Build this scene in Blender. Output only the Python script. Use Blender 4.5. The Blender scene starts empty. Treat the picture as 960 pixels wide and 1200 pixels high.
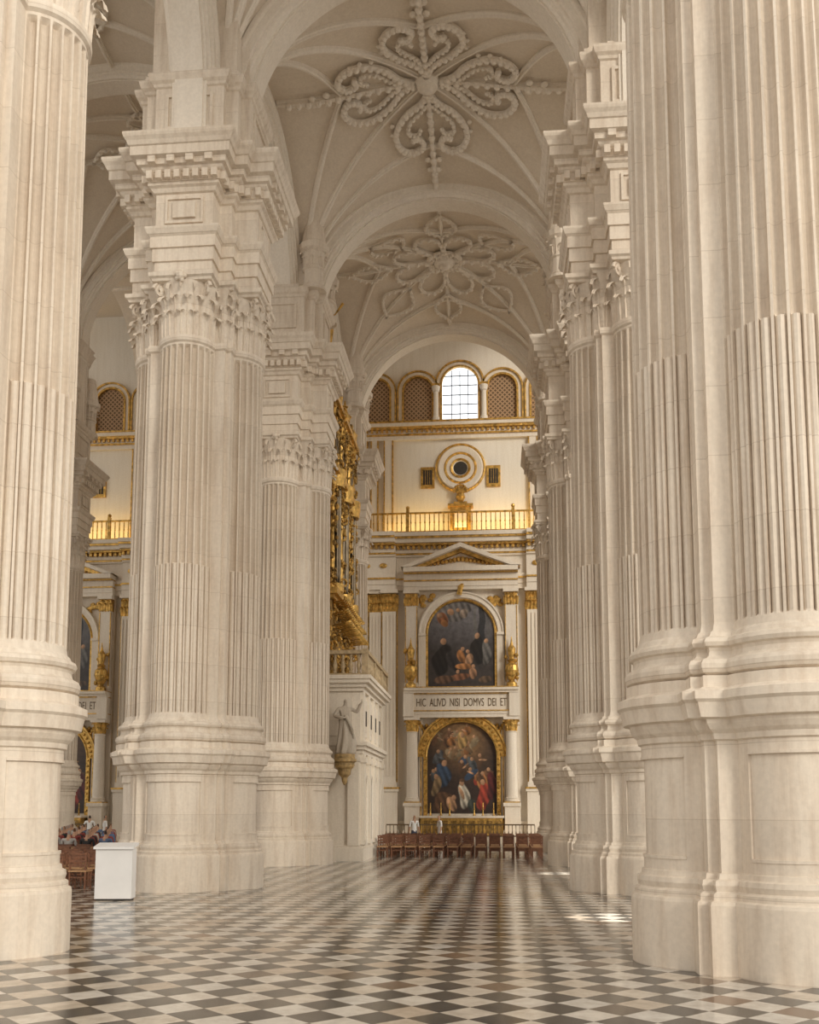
import bpy, math, random
from mathutils import Vector, Matrix
random.seed(7)
pi=math.pi
S=bpy.context.scene
COL=S.collection

# ------------------------------------------------------------ materials
def new_mat(name):
    m=bpy.data.materials.new(name); m.use_nodes=True
    nt=m.node_tree
    return m,nt,nt.nodes['Principled BSDF']
def N(nt,t,**k):
    n=nt.nodes.new(t)
    for a,b in k.items(): setattr(n,a,b)
    return n
def ramp(nt,fac,stops):
    r=N(nt,'ShaderNodeValToRGB')
    while len(r.color_ramp.elements)<len(stops): r.color_ramp.elements.new(0.5)
    for e,(p,c) in zip(r.color_ramp.elements,stops):
        e.position=p; e.color=(c[0],c[1],c[2],1)
    nt.links.new(fac,r.inputs[0]); return r.outputs[0]
def mix(nt,fac,a,b,mode='MIX'):
    m=N(nt,'ShaderNodeMix',data_type='RGBA',blend_type=mode)
    for s,v in ((0,fac),(6,a),(7,b)):
        if isinstance(v,(int,float)): m.inputs[s].default_value=v
        elif isinstance(v,tuple): m.inputs[s].default_value=(v[0],v[1],v[2],1)
        else: nt.links.new(v,m.inputs[s])
    return m.outputs[2]
def noise(nt,scale,detail=4,vec=None,sc=None,rough=0.55):
    if vec is None:
        vec=N(nt,'ShaderNodeTexCoord').outputs['Object']
    if sc:
        mp=N(nt,'ShaderNodeMapping'); mp.inputs['Scale'].default_value=sc
        nt.links.new(vec,mp.inputs[0]); vec=mp.outputs[0]
    n=N(nt,'ShaderNodeTexNoise'); n.inputs['Scale'].default_value=scale
    n.inputs['Detail'].default_value=detail; n.inputs['Roughness'].default_value=rough
    nt.links.new(vec,n.inputs['Vector']); return n.outputs['Fac']
def math_(nt,op,a,b=None):
    m=N(nt,'ShaderNodeMath',operation=op)
    for i,v in enumerate((a,b)):
        if v is None: continue
        if isinstance(v,(int,float)): m.inputs[i].default_value=v
        else: nt.links.new(v,m.inputs[i])
    return m.outputs[0]

def stone(name,c1,c2,c3,joint=0.0,jh=0.8,bump=0.12,rough=0.75,stain=.4):
    m,nt,b=new_mat(name)
    geo=N(nt,'ShaderNodeNewGeometry').outputs['Position']
    n1=noise(nt,0.3,4,geo,(1,1,0.5))
    n2=noise(nt,2.6,6,geo,(2.2,2.2,0.22),0.65)
    n3=noise(nt,14,4,geo)
    c=ramp(nt,n1,[(0.3,c1),(0.68,c2)])
    f2=ramp(nt,n2,[(0.45,(0,0,0)),(0.75,(1,1,1))])
    c=mix(nt,math_(nt,'MULTIPLY',f2,stain),c,c3)
    f3=ramp(nt,n3,[(0.35,(0.94,0.94,0.94)),(0.65,(1.02,1.02,1.02))])
    c=mix(nt,1.0,c,f3,'MULTIPLY')
    if joint>0:
        sep=N(nt,'ShaderNodeSeparateXYZ'); nt.links.new(geo,sep.inputs[0])
        fr=math_(nt,'FRACT',math_(nt,'DIVIDE',sep.outputs[2],jh))
        lt=math_(nt,'LESS_THAN',fr,0.014)
        fl=math_(nt,'FLOOR',math_(nt,'DIVIDE',sep.outputs[2],jh))
        wn=N(nt,'ShaderNodeTexWhiteNoise',noise_dimensions='1D'); nt.links.new(fl,wn.inputs['W'])
        tone=math_(nt,'ADD',math_(nt,'MULTIPLY',wn.outputs[0],0.07),0.95)
        cc=N(nt,'ShaderNodeCombineColor')
        for i in range(3): nt.links.new(tone,cc.inputs[i])
        c=mix(nt,1.0,c,cc.outputs[0],'MULTIPLY')
        c=mix(nt,math_(nt,'MULTIPLY',lt,joint),c,(c3[0]*.7,c3[1]*.68,c3[2]*.65))
    nt.links.new(c,b.inputs['Base Color'])
    b.inputs['Roughness'].default_value=rough
    b.inputs['Specular IOR Level'].default_value=.3
    bp=N(nt,'ShaderNodeBump'); bp.inputs['Strength'].default_value=bump; bp.inputs['Distance'].default_value=0.02
    nt.links.new(n3,bp.inputs['Height']); nt.links.new(bp.outputs[0],b.inputs['Normal'])
    return m
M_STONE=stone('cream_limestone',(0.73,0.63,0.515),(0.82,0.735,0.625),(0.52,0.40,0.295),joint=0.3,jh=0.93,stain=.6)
M_GROOVE=stone('weathered_shaded_flute_stone',(0.63,0.53,0.42),(0.71,0.62,0.51),(0.45,0.34,0.25),joint=0.25,jh=0.93,stain=.6)  # weathered tone for the flute grooves, with groove shade painted into the darker colour
M_TRIM=stone('carved_limestone',(0.76,0.675,0.56),(0.83,0.76,0.655),(0.60,0.49,0.38))
M_VAULT=stone('vault_plaster',(0.72,0.62,0.50),(0.79,0.70,0.585),(0.60,0.50,0.39),bump=.05,stain=.3)
M_RIB=stone('rib_limestone',(0.81,0.73,0.62),(0.86,0.79,0.695),(0.68,0.585,0.47),stain=.3)
M_WALL=stone('white_plaster',(0.78,0.715,0.61),(0.84,0.785,0.69),(0.66,0.58,0.46),bump=.05)
M_STAT=stone('weathered_statue_stone',(0.50,0.435,0.35),(0.62,0.55,0.46),(0.34,0.27,0.21),stain=.7)

def simple(name,col,rough=0.5,metal=0.0,var=0.25,scale=8,bump=0.0,emit=0):
    m,nt,b=new_mat(name)
    n=noise(nt,scale,4)
    c=ramp(nt,n,[(0.3,tuple(x*(1-var) for x in col)),(0.7,tuple(min(1,x*(1+var)) for x in col))])
    nt.links.new(c,b.inputs['Base Color'])
    b.inputs['Roughness'].default_value=rough; b.inputs['Metallic'].default_value=metal
    if bump:
        bp=N(nt,'ShaderNodeBump'); bp.inputs['Strength'].default_value=bump; bp.inputs['Distance'].default_value=.05
        nt.links.new(n,bp.inputs['Height']); nt.links.new(bp.outputs[0],b.inputs['Normal'])
    if emit:
        nt.links.new(c,b.inputs['Emission Color']); b.inputs['Emission Strength'].default_value=emit
    return m
M_GOLD=simple('gilded_wood',(0.56,0.345,0.095),0.42,0.7,0.5,5,0.6)
M_GOLDD=simple('old_gilding',(0.28,0.17,0.05),0.5,0.6,0.6,7,0.8)
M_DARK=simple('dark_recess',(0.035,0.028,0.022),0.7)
M_WOOD=simple('chestnut_wood',(0.18,0.075,0.038),0.45,0,0.4,12)
M_TANWOOD=simple('pale_wood',(0.42,0.24,0.12),0.5,0,0.25,6)
M_PIPE=simple('organ_pipe_metal',(0.20,0.16,0.11),0.35,0.8,0.3,3)
M_WHITE=simple('white_panel',(0.75,0.74,0.73),0.5,0,0.03,3)
M_GLASS=simple('daylit_glass',(0.88,0.93,1.0),0.3,0,0.03,1,emit=1.3)
M_IRON=simple('bronze_rail',(0.16,0.11,0.06),0.5,0.5)
M_CLOTH=simple('white_cloth',(0.85,0.84,0.82),0.8,0,.05)
def lattice():
    m,nt,b=new_mat('brown_lattice')
    tc=N(nt,'ShaderNodeTexCoord').outputs['Object']
    mp=N(nt,'ShaderNodeMapping'); mp.inputs['Rotation'].default_value=(0,pi/4,0); nt.links.new(tc,mp.inputs[0])
    sep=N(nt,'ShaderNodeSeparateXYZ'); nt.links.new(mp.outputs[0],sep.inputs[0])
    f=[]
    for o in (0,2):
        fr=math_(nt,'FRACT',math_(nt,'MULTIPLY',sep.outputs[o],5.0))
        f.append(math_(nt,'LESS_THAN',fr,0.38))
    mx=math_(nt,'MAXIMUM',f[0],f[1])
    nt.links.new(mix(nt,mx,(0.13,0.075,0.035),(0.42,0.27,0.15)),b.inputs['Base Color'])
    b.inputs['Roughness'].default_value=.7
    return m
M_LATT=lattice()
def floor_mat():
    m,nt,b=new_mat('marble_checker_floor')
    geo=N(nt,'ShaderNodeNewGeometry').outputs['Position']
    mp=N(nt,'ShaderNodeMapping'); mp.inputs['Rotation'].default_value=(0,0,pi/4)
    s=1/0.42; mp.inputs['Scale'].default_value=(s,s,s)
    nt.links.new(geo,mp.inputs[0])
    sep=N(nt,'ShaderNodeSeparateXYZ'); nt.links.new(mp.outputs[0],sep.inputs[0])
    fx=math_(nt,'FLOOR',sep.outputs[0]); fy=math_(nt,'FLOOR',sep.outputs[1])
    par=math_(nt,'ABSOLUTE',math_(nt,'MODULO',math_(nt,'ADD',fx,fy),2.0))
    cmb=N(nt,'ShaderNodeCombineXYZ'); nt.links.new(fx,cmb.inputs[0]); nt.links.new(fy,cmb.inputs[1])
    wn=N(nt,'ShaderNodeTexWhiteNoise',noise_dimensions='2D'); nt.links.new(cmb.outputs[0],wn.inputs['Vector'])
    n=noise(nt,3.5,8,geo,None,0.7)
    vein=ramp(nt,n,[(0.35,(0.78,0.77,0.75)),(0.6,(1.05,1.05,1.05))])
    light=ramp(nt,wn.outputs[0],[(0.0,(0.48,0.39,0.30)),(0.25,(0.60,0.53,0.44)),(0.7,(0.67,0.62,0.55)),(1.0,(0.60,0.57,0.52))])
    dark=ramp(nt,wn.outputs[0],[(0.0,(0.045,0.045,0.045)),(0.5,(0.068,0.066,0.063)),(0.85,(0.11,0.10,0.085)),(1.0,(0.20,0.12,0.075))])
    c=mix(nt,par,light,dark)
    c=mix(nt,1.0,c,vein,'MULTIPLY')
    gx=math_(nt,'FRACT',sep.outputs[0]); gy=math_(nt,'FRACT',sep.outputs[1])
    g=math_(nt,'MAXIMUM',math_(nt,'LESS_THAN',gx,0.016),math_(nt,'LESS_THAN',gy,0.016))
    c=mix(nt,math_(nt,'MULTIPLY',g,0.6),c,(0.16,0.13,0.10))
    nt.links.new(c,b.inputs['Base Color'])
    r=N(nt,'ShaderNodeMapRange'); r.inputs[3].default_value=.07; r.inputs[4].default_value=.24
    nt.links.new(noise(nt,1.2,5,geo),r.inputs[0]); nt.links.new(r.outputs[0],b.inputs['Roughness'])
    b.inputs['Specular IOR Level'].default_value=.5
    return m
M_FLOOR=floor_mat()
def paint_mat():
    m,nt,b=new_mat('oil_painting')
    a=N(nt,'ShaderNodeAttribute',attribute_name='Col')
    n=noise(nt,3.5,6)
    f=ramp(nt,n,[(0.3,(0.6,0.6,0.6)),(0.7,(1.2,1.2,1.2))])
    nt.links.new(mix(nt,1.0,a.outputs['Color'],f,'MULTIPLY'),b.inputs['Base Color'])
    b.inputs['Roughness'].default_value=.45
    return m
M_PAINT=paint_mat()

# ------------------------------------------------------------ mesh builder
class MB:
    def __init__(s): s.v=[];s.f=[];s.m=[]
    def add(s,vs,fs,mat=0):
        o=len(s.v); s.v.extend(vs)
        for f in fs: s.f.append(tuple(i+o for i in f)); s.m.append(mat)
    def box(s,x0,x1,y0,y1,z0,z1,mat=0):
        vs=[(x0,y0,z0),(x1,y0,z0),(x1,y1,z0),(x0,y1,z0),(x0,y0,z1),(x1,y0,z1),(x1,y1,z1),(x0,y1,z1)]
        s.add(vs,[(0,3,2,1),(4,5,6,7),(0,1,5,4),(1,2,6,5),(2,3,7,6),(3,0,4,7)],mat)
    def framex(s,x0,x1,y0,y1,z0,z1,w,mat=0):
        s.box(x0,x1,y0,y1,z1-w,z1,mat); s.box(x0,x1,y0,y1,z0,z0+w,mat)
        s.box(x0,x1,y0,y0+w,z0+w,z1-w,mat); s.box(x0,x1,y1-w,y1,z0+w,z1-w,mat)
    def loft(s,rings,mat=0,closed=True,cap=(False,False)):
        n=len(rings[0]); vs=[p for r in rings for p in r]; fs=[]
        for k in range(len(rings)-1):
            for i in range(n if closed else n-1):
                j=(i+1)%n
                fs.append((k*n+i,k*n+j,(k+1)*n+j,(k+1)*n+i))
        if cap[0]: fs.append(tuple(reversed(range(n))))
        if cap[1]: fs.append(tuple(range((len(rings)-1)*n,len(rings)*n)))
        s.add(vs,fs,mat)
    def lathe(s,cx,cy,prof,mat=0,seg=16,a0=0,a1=2*pi,cap=(True,True)):
        full=abs(a1-a0-2*pi)<1e-6
        n=seg if full else seg+1
        rings=[[(cx+r*math.cos(a0+(a1-a0)*i/seg),cy+r*math.sin(a0+(a1-a0)*i/seg),z) for i in range(n)] for z,r in prof]
        s.loft(rings,mat,full,cap if full else (False,False))
    def sphere(s,c,r,mat=0,seg=8,rg=5,sc=(1,1,1)):
        rings=[]
        for k in range(rg+1):
            t=-pi/2+pi*k/rg; rr=max(1e-3,math.cos(t))*r
            rings.append([(c[0]+rr*math.cos(2*pi*i/seg)*sc[0],c[1]+rr*math.sin(2*pi*i/seg)*sc[1],c[2]+r*math.sin(t)*sc[2]) for i in range(seg)])
        s.loft(rings,mat)
    def tube(s,pts,r,mat=0,seg=6,closed=False,up=Vector((0,0,1)),flat=1.0):
        pts=[Vector(p) for p in pts]; n=len(pts); rings=[]
        for i,p in enumerate(pts):
            a=pts[(i-1)%n] if (closed or i>0) else p
            b=pts[(i+1)%n] if (closed or i<n-1) else p
            t=(b-a)
            if t.length<1e-9: t=Vector((0,0,1))
            t.normalize()
            u=up-t*up.dot(t)
            if u.length<1e-3: u=Vector((1,0,0))-t*t.x
            if u.length<1e-3: u=Vector((0,1,0))
            u.normalize(); w=t.cross(u)
            rr=r(i/(n-1)) if callable(r) else r
            rings.append([tuple(p+w*math.cos(2*pi*k/seg+.4)*rr+u*math.sin(2*pi*k/seg+.4)*rr*flat) for k in range(seg)])
        if closed: rings.append(rings[0])
        s.loft(rings,mat,True,(not closed,not closed))
    def disc(s,cx,y,cz,r,mat=0,seg=32,rin=0.0):
        o=[(cx+r*math.cos(2*pi*i/seg),y,cz+r*math.sin(2*pi*i/seg)) for i in range(seg)]
        if rin<=0: s.add(o,[tuple(range(seg))],mat)
    def ringxz(s,cx,cz,prof,mat=0,seg=40,a0=0,a1=2*pi):
        rings=[]
        for i in range(seg+1):
            a=a0+(a1-a0)*i/seg
            rings.append([(cx+r*math.cos(a),y,cz+r*math.sin(a)) for r,y in prof])
        s.loft(rings,mat,False)
    def xf(s,M):
        s.v=[tuple(M@Vector(p)) for p in s.v]; return s
    def mesh(s,name,mats,smooth=False):
        me=bpy.data.meshes.new(name); me.from_pydata(s.v,[],s.f)
        for m in mats: me.materials.append(m)
        me.polygons.foreach_set('material_index',s.m)
        if smooth: me.polygons.foreach_set('use_smooth',[True]*len(s.f))
        me.validate(); me.update(); return me
    def obj(s,name,mats,parent=None,loc=(0,0,0),smooth=False):
        return put(name,s.mesh(name,mats,smooth),parent,loc)
def put(name,me,parent=None,loc=(0,0,0),rot=0):
    o=bpy.data.objects.new(name,me); COL.objects.link(o); o.location=loc; o.rotation_euler[2]=rot
    if parent: o.parent=parent
    return o
def empty(name,loc=(0,0,0)):
    o=bpy.data.objects.new(name,None); COL.objects.link(o); o.location=loc; return o

# ------------------------------------------------------------ layout constants
XL,XR,XN=-7.94,3.74,-22.4
YS=[13.75,25.3,36.3,47.3]
YW=58.0
CX=(XL+XR)/2; CN=(XL+XN)/2
SH=.5; SH2=.35
ZC=18.4+SH+SH2
ZS=20.9

# ------------------------------------------------------------ floor
mb=MB(); mb.add([(-60,-20,0),(40,-20,0),(40,YW+1,0),(-60,YW+1,0)],[(0,1,2,3)])
mb.obj('floor',[M_FLOOR])

# ------------------------------------------------------------ pier
US=[0,.09,.11,.19,.32,.5,.68,.81,.89,.91]; NF=11
def pier_ring(z,d,mode,r=.75,a=1.12,c=1.0,n=.13):
    A=a+d; R=r+d; y0c=(A-c)/R; ph=math.acos(max(-1,min(1,y0c)))
    side=[(A,-(A-n))]
    for f in range(NF):
        for u in US:
            g=(f+u)/NF; phi=-ph+2*ph*g; dd=0
            v=(u-.1)/.8
            if 0<v<1:
                if mode==2: dd=.095*math.sqrt(max(0,1-(2*v-1)**2))
                if mode==1: dd=.065*abs(2*v-1)**1.8
            if mode==3 and .1<g<.9: dd=.035
            if mode==4 and .1<g<.9: dd=-.012
            side.append((c+(R-dd)*math.cos(phi),(R-dd)*math.sin(phi)))
    side.append((c+R*math.cos(ph),R*math.sin(ph)))
    side.append((A,A-n)); side.append((A-n,A-n))
    out=[]
    for k in range(4):
        cs,sn=[(1,0),(0,1),(-1,0),(0,-1)][k]
        out+= [(x*cs-y*sn,x*sn+y*cs,z) for x,y in side]
    return out
def cross_ring(z,d,E=1.75,w=.82,A=1.15):
    side=[(A+d,-(A+d)),(A+d,-(w+d)),(E+d,-(w+d)),(E+d,w+d),(A+d,w+d)]
    out=[]
    for k in range(4):
        cs,sn=[(1,0),(0,1),(-1,0),(0,-1)][k]
        out+=[(x*cs-y*sn,x*sn+y*cs,z) for x,y in side]
    return out
def leaf(mb,p,ang,w,h,curl,mat=0,lean=.05):
    nx,ny=math.cos(ang),math.sin(ang); tx,ty=-ny,nx
    rings=[]; K=12
    for k in range(K+1):
        t=k/K
        if t<.6: out=lean*t; zz=h*t/.6*.82
        else:
            q=(t-.6)/.4*pi*.95; out=lean*.6+curl*(1-math.cos(q))*.5; zz=h*.82+h*.18*math.sin(q)
        ww=w*(.75+.35*math.sin(pi*min(1,t*1.1)))*(1-.72*max(0,t-.72)/.28)*(1+.16*math.sin(t*30))
        row=[]
        for s in (-1,-.55,-.12,0,.12,.55,1):
            o=out-.05*abs(s)+(.03 if abs(s)<.1 else 0)+(.02 if abs(s)==.55 else 0)
            row.append((p[0]+nx*o+tx*ww*s*.5,p[1]+ny*o+ty*ww*s*.5,p[2]+zz))
        rings.append(row)
    mb.loft(rings,mat,False)
def build_pier(colonnettes):
    mb=MB()
    prof=[(0,.2,0),(.84,.2,0),(.88,.19,0),(.9,.15,0),(.97,.15,0),(1.0,.10,0),(1.07,.12,0),(1.13,.11,0),(1.15,.06,0),(1.21,.05,0),(1.22,.02,0),
          (1.36,.02,0),(1.361,.02,4),(1.40,.02,4),(1.401,.02,3),(2.66,.02,3),(2.661,.02,4),(2.70,.02,4),(2.701,.02,0),
          (2.84,.02,0),(2.86,.06,0),(2.93,.07,0),(2.98,.12,0),(3.05,.16,0),(3.1,.17,0),(3.12,.25,0),(3.3,.29,0),(3.34,.33,0),(3.44,.33,0),(3.47,.26,0),
          (3.5,.2,0),(3.64,.2,0),(3.65,.13,0),(3.68,.19,0),(3.73,.215,0),(3.79,.215,0),(3.84,.19,0),(3.87,.13,0),(3.9,.1,0),(3.96,.085,0),(4.0,.1,0),(4.02,.14,0),(4.07,.16,0),(4.12,.14,0),(4.15,.08,0),(4.2,.06,0),(4.24,.02,0),(4.34,.0,0)]
    rings=[pier_ring(z,d,m) for z,d,m in prof]
    def rr(z): return .75-.03*max(0,(z-8.5))/5
    zz=[(4.37,1),(6,1),(8.08,1),(8.11,2),(11,2),(13.25,2),(13.31,0)]
    i0=len(rings)
    for z,m in zz: rings.append(pier_ring(z,0,m,rr(z)))
    for z,d in [(13.36,0),(13.4,.05),(13.48,.06),(13.55,.05),(13.58,-.03),(14.2,-.02),(14.7,.02),(15.0,.1)]:
        rings.append(pier_ring(z,d,0,.72))
    mb.loft(rings,0)
    n=len(rings[0]); ns=n//4
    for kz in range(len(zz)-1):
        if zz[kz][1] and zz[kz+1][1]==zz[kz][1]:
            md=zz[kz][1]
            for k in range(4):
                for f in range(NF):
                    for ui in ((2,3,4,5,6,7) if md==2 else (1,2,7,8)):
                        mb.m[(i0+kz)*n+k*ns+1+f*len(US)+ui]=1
    for k in range(4):
        base=k*pi/2
        cx,cy=math.cos(base),math.sin(base)
        for row,(cnt,h,cu,z0,w,off) in enumerate([(7,.62,.2,13.56,.33,0),(6,1.02,.24,13.56,.33,0.5),(7,1.25,.16,13.7,.2,0)]):
            for i in range(cnt):
                g=(i+.5)/cnt
                if row==1: g=(i+1)/(cnt+1)
                a=-1.5+3.0*g
                R=.73 if row<2 else .71
                leaf(mb,(cx+R*math.cos(base+a),cy+R*math.sin(base+a),z0),base+a,w,h,cu)
        for sgn in (-1,1):
            a=base+sgn*.80
            vx,vy=cx+.86*math.cos(a),cy+.86*math.sin(a)
            d=Vector((math.cos(a),math.sin(a),0)); pts=[]
            for i in range(22):
                q=i/21*3.6*pi; r=.19*(1-i/25)
                pts.append(Vector((vx,vy,14.82))+d*(math.cos(q)*r)+Vector((0,0,math.sin(q)*r)))
            mb.tube(pts,.05,0,6,up=Vector((-d.y,d.x,0)))
            mb.tube([(cx+.7*math.cos(a),cy+.7*math.sin(a),14.2),(cx+.74*math.cos(a),cy+.74*math.sin(a),14.6),(vx+.05*d.x,vy+.05*d.y,15.0)],.06,0,5)
        mb.sphere((cx+.86*math.cos(base),cy+.86*math.sin(base),15.06),.12)
        for q in range(5):
            a2=q*2*pi/5
            mb.sphere((cx*1+math.cos(base)*.86-math.sin(base)*.11*math.cos(a2),cy+math.sin(base)*.86+math.cos(base)*.11*math.cos(a2),15.06+.11*math.sin(a2)),.06)
        a=base+pi/4
        for (h,cu,w,r) in ((.62,.2,.3,1.46),(1.02,.25,.34,1.45),(1.3,.3,.25,1.45)):
            leaf(mb,(r*math.cos(a),r*math.sin(a),13.56),a,w,h,cu)
        for s2 in (-1,1):
            for h in (.6,1.0):
                x,y=1.12,s2*.9
                leaf(mb,(x*math.cos(base)-y*math.sin(base),x*math.sin(base)+y*math.cos(base),13.56),base,.2,h,.14)
    mb.loft([cross_ring(z,d,1.72,.72,1.13) for z,d in [(14.98,-.1),(15.0,.05),(15.06,.07),(15.1,.13),(15.2,.14),(15.2,-.3)]],0)
    P=[(15.2,-.12),(15.22,-.06),(15.5,-.06),(15.5,-.01),(15.8,-.01),(15.8,.04),(16.05,.04),(16.1,.1),(16.2,.15),(16.25,.15),(16.25,-.03),
       (16.3,-.06),(17.08,-.06),(17.1,0),(17.18,.05),(17.22,.12),(17.3,.12),(17.3,.16),(17.52,.16),(17.54,.2),(17.58,.24),(17.64,.26),(17.66,.34),(17.8,.36),(17.84,.48),(18.08,.48),(18.1,.52),(18.2,.56),(18.28,.62),(18.34,.64),(18.4,.64)]
    mb.loft([cross_ring(z,d) for z,d in P],0,True,(False,True))
    E,w,A=1.75,.82,1.15
    for k in range(4):
        M=Matrix.Rotation(k*pi/2,4,'Z'); t=MB()
        d=.16
        n=8
        for i in range(n):
            y=-(w+d)+(2*(w+d))*(i+.5)/n
            t.box(E+d-.02,E+d+.13,y-.075,y+.075,17.32,17.53)
        for s in (-1,1):
            ye=s*(w+d)
            for i in range(2):
                x=A+d+.2+i*.27
                t.box(x-.07,x+.07,min(ye,ye+s*.13),max(ye,ye+s*.13),17.32,17.53)
            t.box(A+d,A+d+.12,s*(w+d+.17)-.07,s*(w+d+.17)+.07,17.32,17.53)
        for y in (-.75,-.25,.25,.75):
            t.box(E+.24,E+.45,y-.1,y+.1,17.66,17.83)
        ex=E-.06
        t.framex(ex-.01,ex+.05,-.5,.5,16.38,17.0,.06)
        t.box(ex-.01,ex+.07,-.3,.3,16.5,16.88)
        t.xf(M); mb.add(t.v,t.f,0)
    AP=[(18.4,.16),(18.6,.16),(18.64,.1),(18.72,.09),(18.76,.02),(18.84,0),(20.2,0),(20.23,.05),(20.3,.07),(20.36,.14),(20.48,.18),(20.56,.18),(20.58,-.1)]
    mb.loft([cross_ring(z,d,1.5,.92,1.25) for z,d in AP],0,True,(False,True))
    AQ=[(20.56,.14),(20.75,.14),(20.8,.06),(20.9,.0),(24.2,0),(24.3,.06),(24.5,.1),(24.8,.2),(24.9,.26),(24.9,0),(32.2,0)]
    mb.loft([cross_ring(z,d,1.36,.58,1.16) for z,d in AQ],0)
    for k in range(4):
        M=Matrix.Rotation(k*pi/2,4,'Z'); t=MB()
        t.framex(1.49,1.56,-.64,.64,19.0,20.0,.08)
        for y in (-.42,.42): t.box(1.35,1.40,y-.03,y+.03,21.1,24.0)
        if colonnettes:
            t.lathe(1.22,1.22,[(20.5,.5),(20.6,.5),(20.62,.42),(20.7,.45),(20.76,.38),(21.3,.36),(21.34,.42),(21.4,.42),(21.44,.35),(22.0,.44),(22.1,.56),(22.3,.58),(22.32,.5),(23.6,.3)],0,16)
            for r_,(cn,h,zz2) in enumerate(((8,.35,21.42),(8,.62,21.42))):
                for i in range(cn):
                    a=2*pi*(i+.5*r_)/cn
                    leaf(t,(1.22+.37*math.cos(a),1.22+.37*math.sin(a),zz2),a,.2,h,.13)
        t.xf(M); mb.add(t.v,t.f,0)
    mb.v=[(x,y,z+(SH*min(1,max(0,(z-8.5)/4.6)))+SH2*min(1,max(0,(z-15.2)/2))) for x,y,z in mb.v]
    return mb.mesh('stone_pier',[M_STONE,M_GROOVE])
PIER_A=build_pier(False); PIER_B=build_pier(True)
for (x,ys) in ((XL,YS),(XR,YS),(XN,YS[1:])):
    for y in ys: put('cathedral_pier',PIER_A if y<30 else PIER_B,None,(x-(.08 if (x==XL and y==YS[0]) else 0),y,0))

# ------------------------------------------------------------ arches
SEC=[(0,-.38),(0,.38),(.05,.38),(.05,.46),(.14,.48),(.18,.55),(.26,.55),(.28,.62),(.5,.62),(.54,.7),(.66,.7),(.66,-.7),(.54,-.7),(.5,-.62),(.28,-.62),(.26,-.55),(.18,-.55),(.14,-.48),(.05,-.46),(.05,-.38)]
def arch_mesh(name,R,zs,z0,half,ztop,axis):
    mb=MB(); rings=[]
    rings.append([(-(R+dr),w,z0) for dr,w in SEC])
    n=48
    for i in range(n+1):
        a=pi-pi*i/n
        rings.append([((R+dr)*math.cos(a),w,zs+(R+dr)*math.sin(a)) for dr,w in SEC])
    rings.append([((R+dr),w,z0) for dr,w in SEC])
    mb.loft(rings,0)
    Ro=R+.6
    for sy in (-.64,.64):
        xs=[-half]+[Ro*math.cos(pi-pi*i/n) for i in range(n+1)]+[half]
        zl=[zs]+[zs+Ro*math.sin(pi-pi*i/n) for i in range(n+1)]+[zs]
        mb.loft([[(x,sy,z) for x,z in zip(xs,zl)],[(x,sy,ztop) for x in xs]],1,False)
    if axis=='y': mb.xf(Matrix.Rotation(pi/2,4,'Z'))
    return mb.mesh(name,[M_RIB,M_VAULT])
A_T=arch_mesh('transverse_arch',4.5,ZS,ZC,5.9,26.9,'x')
A_T4=arch_mesh('transverse_arch_tall',4.5,ZS,ZC,5.9,32.8,'x')
A_H=arch_mesh('nave_arch',5.85,25.4,25.0,7.3,32.8,'x')
A_LG=arch_mesh('arcade_arch',4.15,ZS,ZC,5.6,26.7,'y')
for y in YS[:3]: put('transverse_arch',A_T,None,(CX,y,0))
put('transverse_arch',A_T4,None,(CX,YS[3],0))
for y in YS: put('nave_arch',A_H,None,(CN,y,0))
cy=[(YS[i]+YS[i+1])/2 for i in range(3)]+[(YS[3]+58.3)/2]
for x in (XL,XR,XN):
    for y in cy[:3]:
        if x==XN and y==cy[0]: continue
        put('arcade_arch',A_LG,None,(x,y,0))

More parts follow.
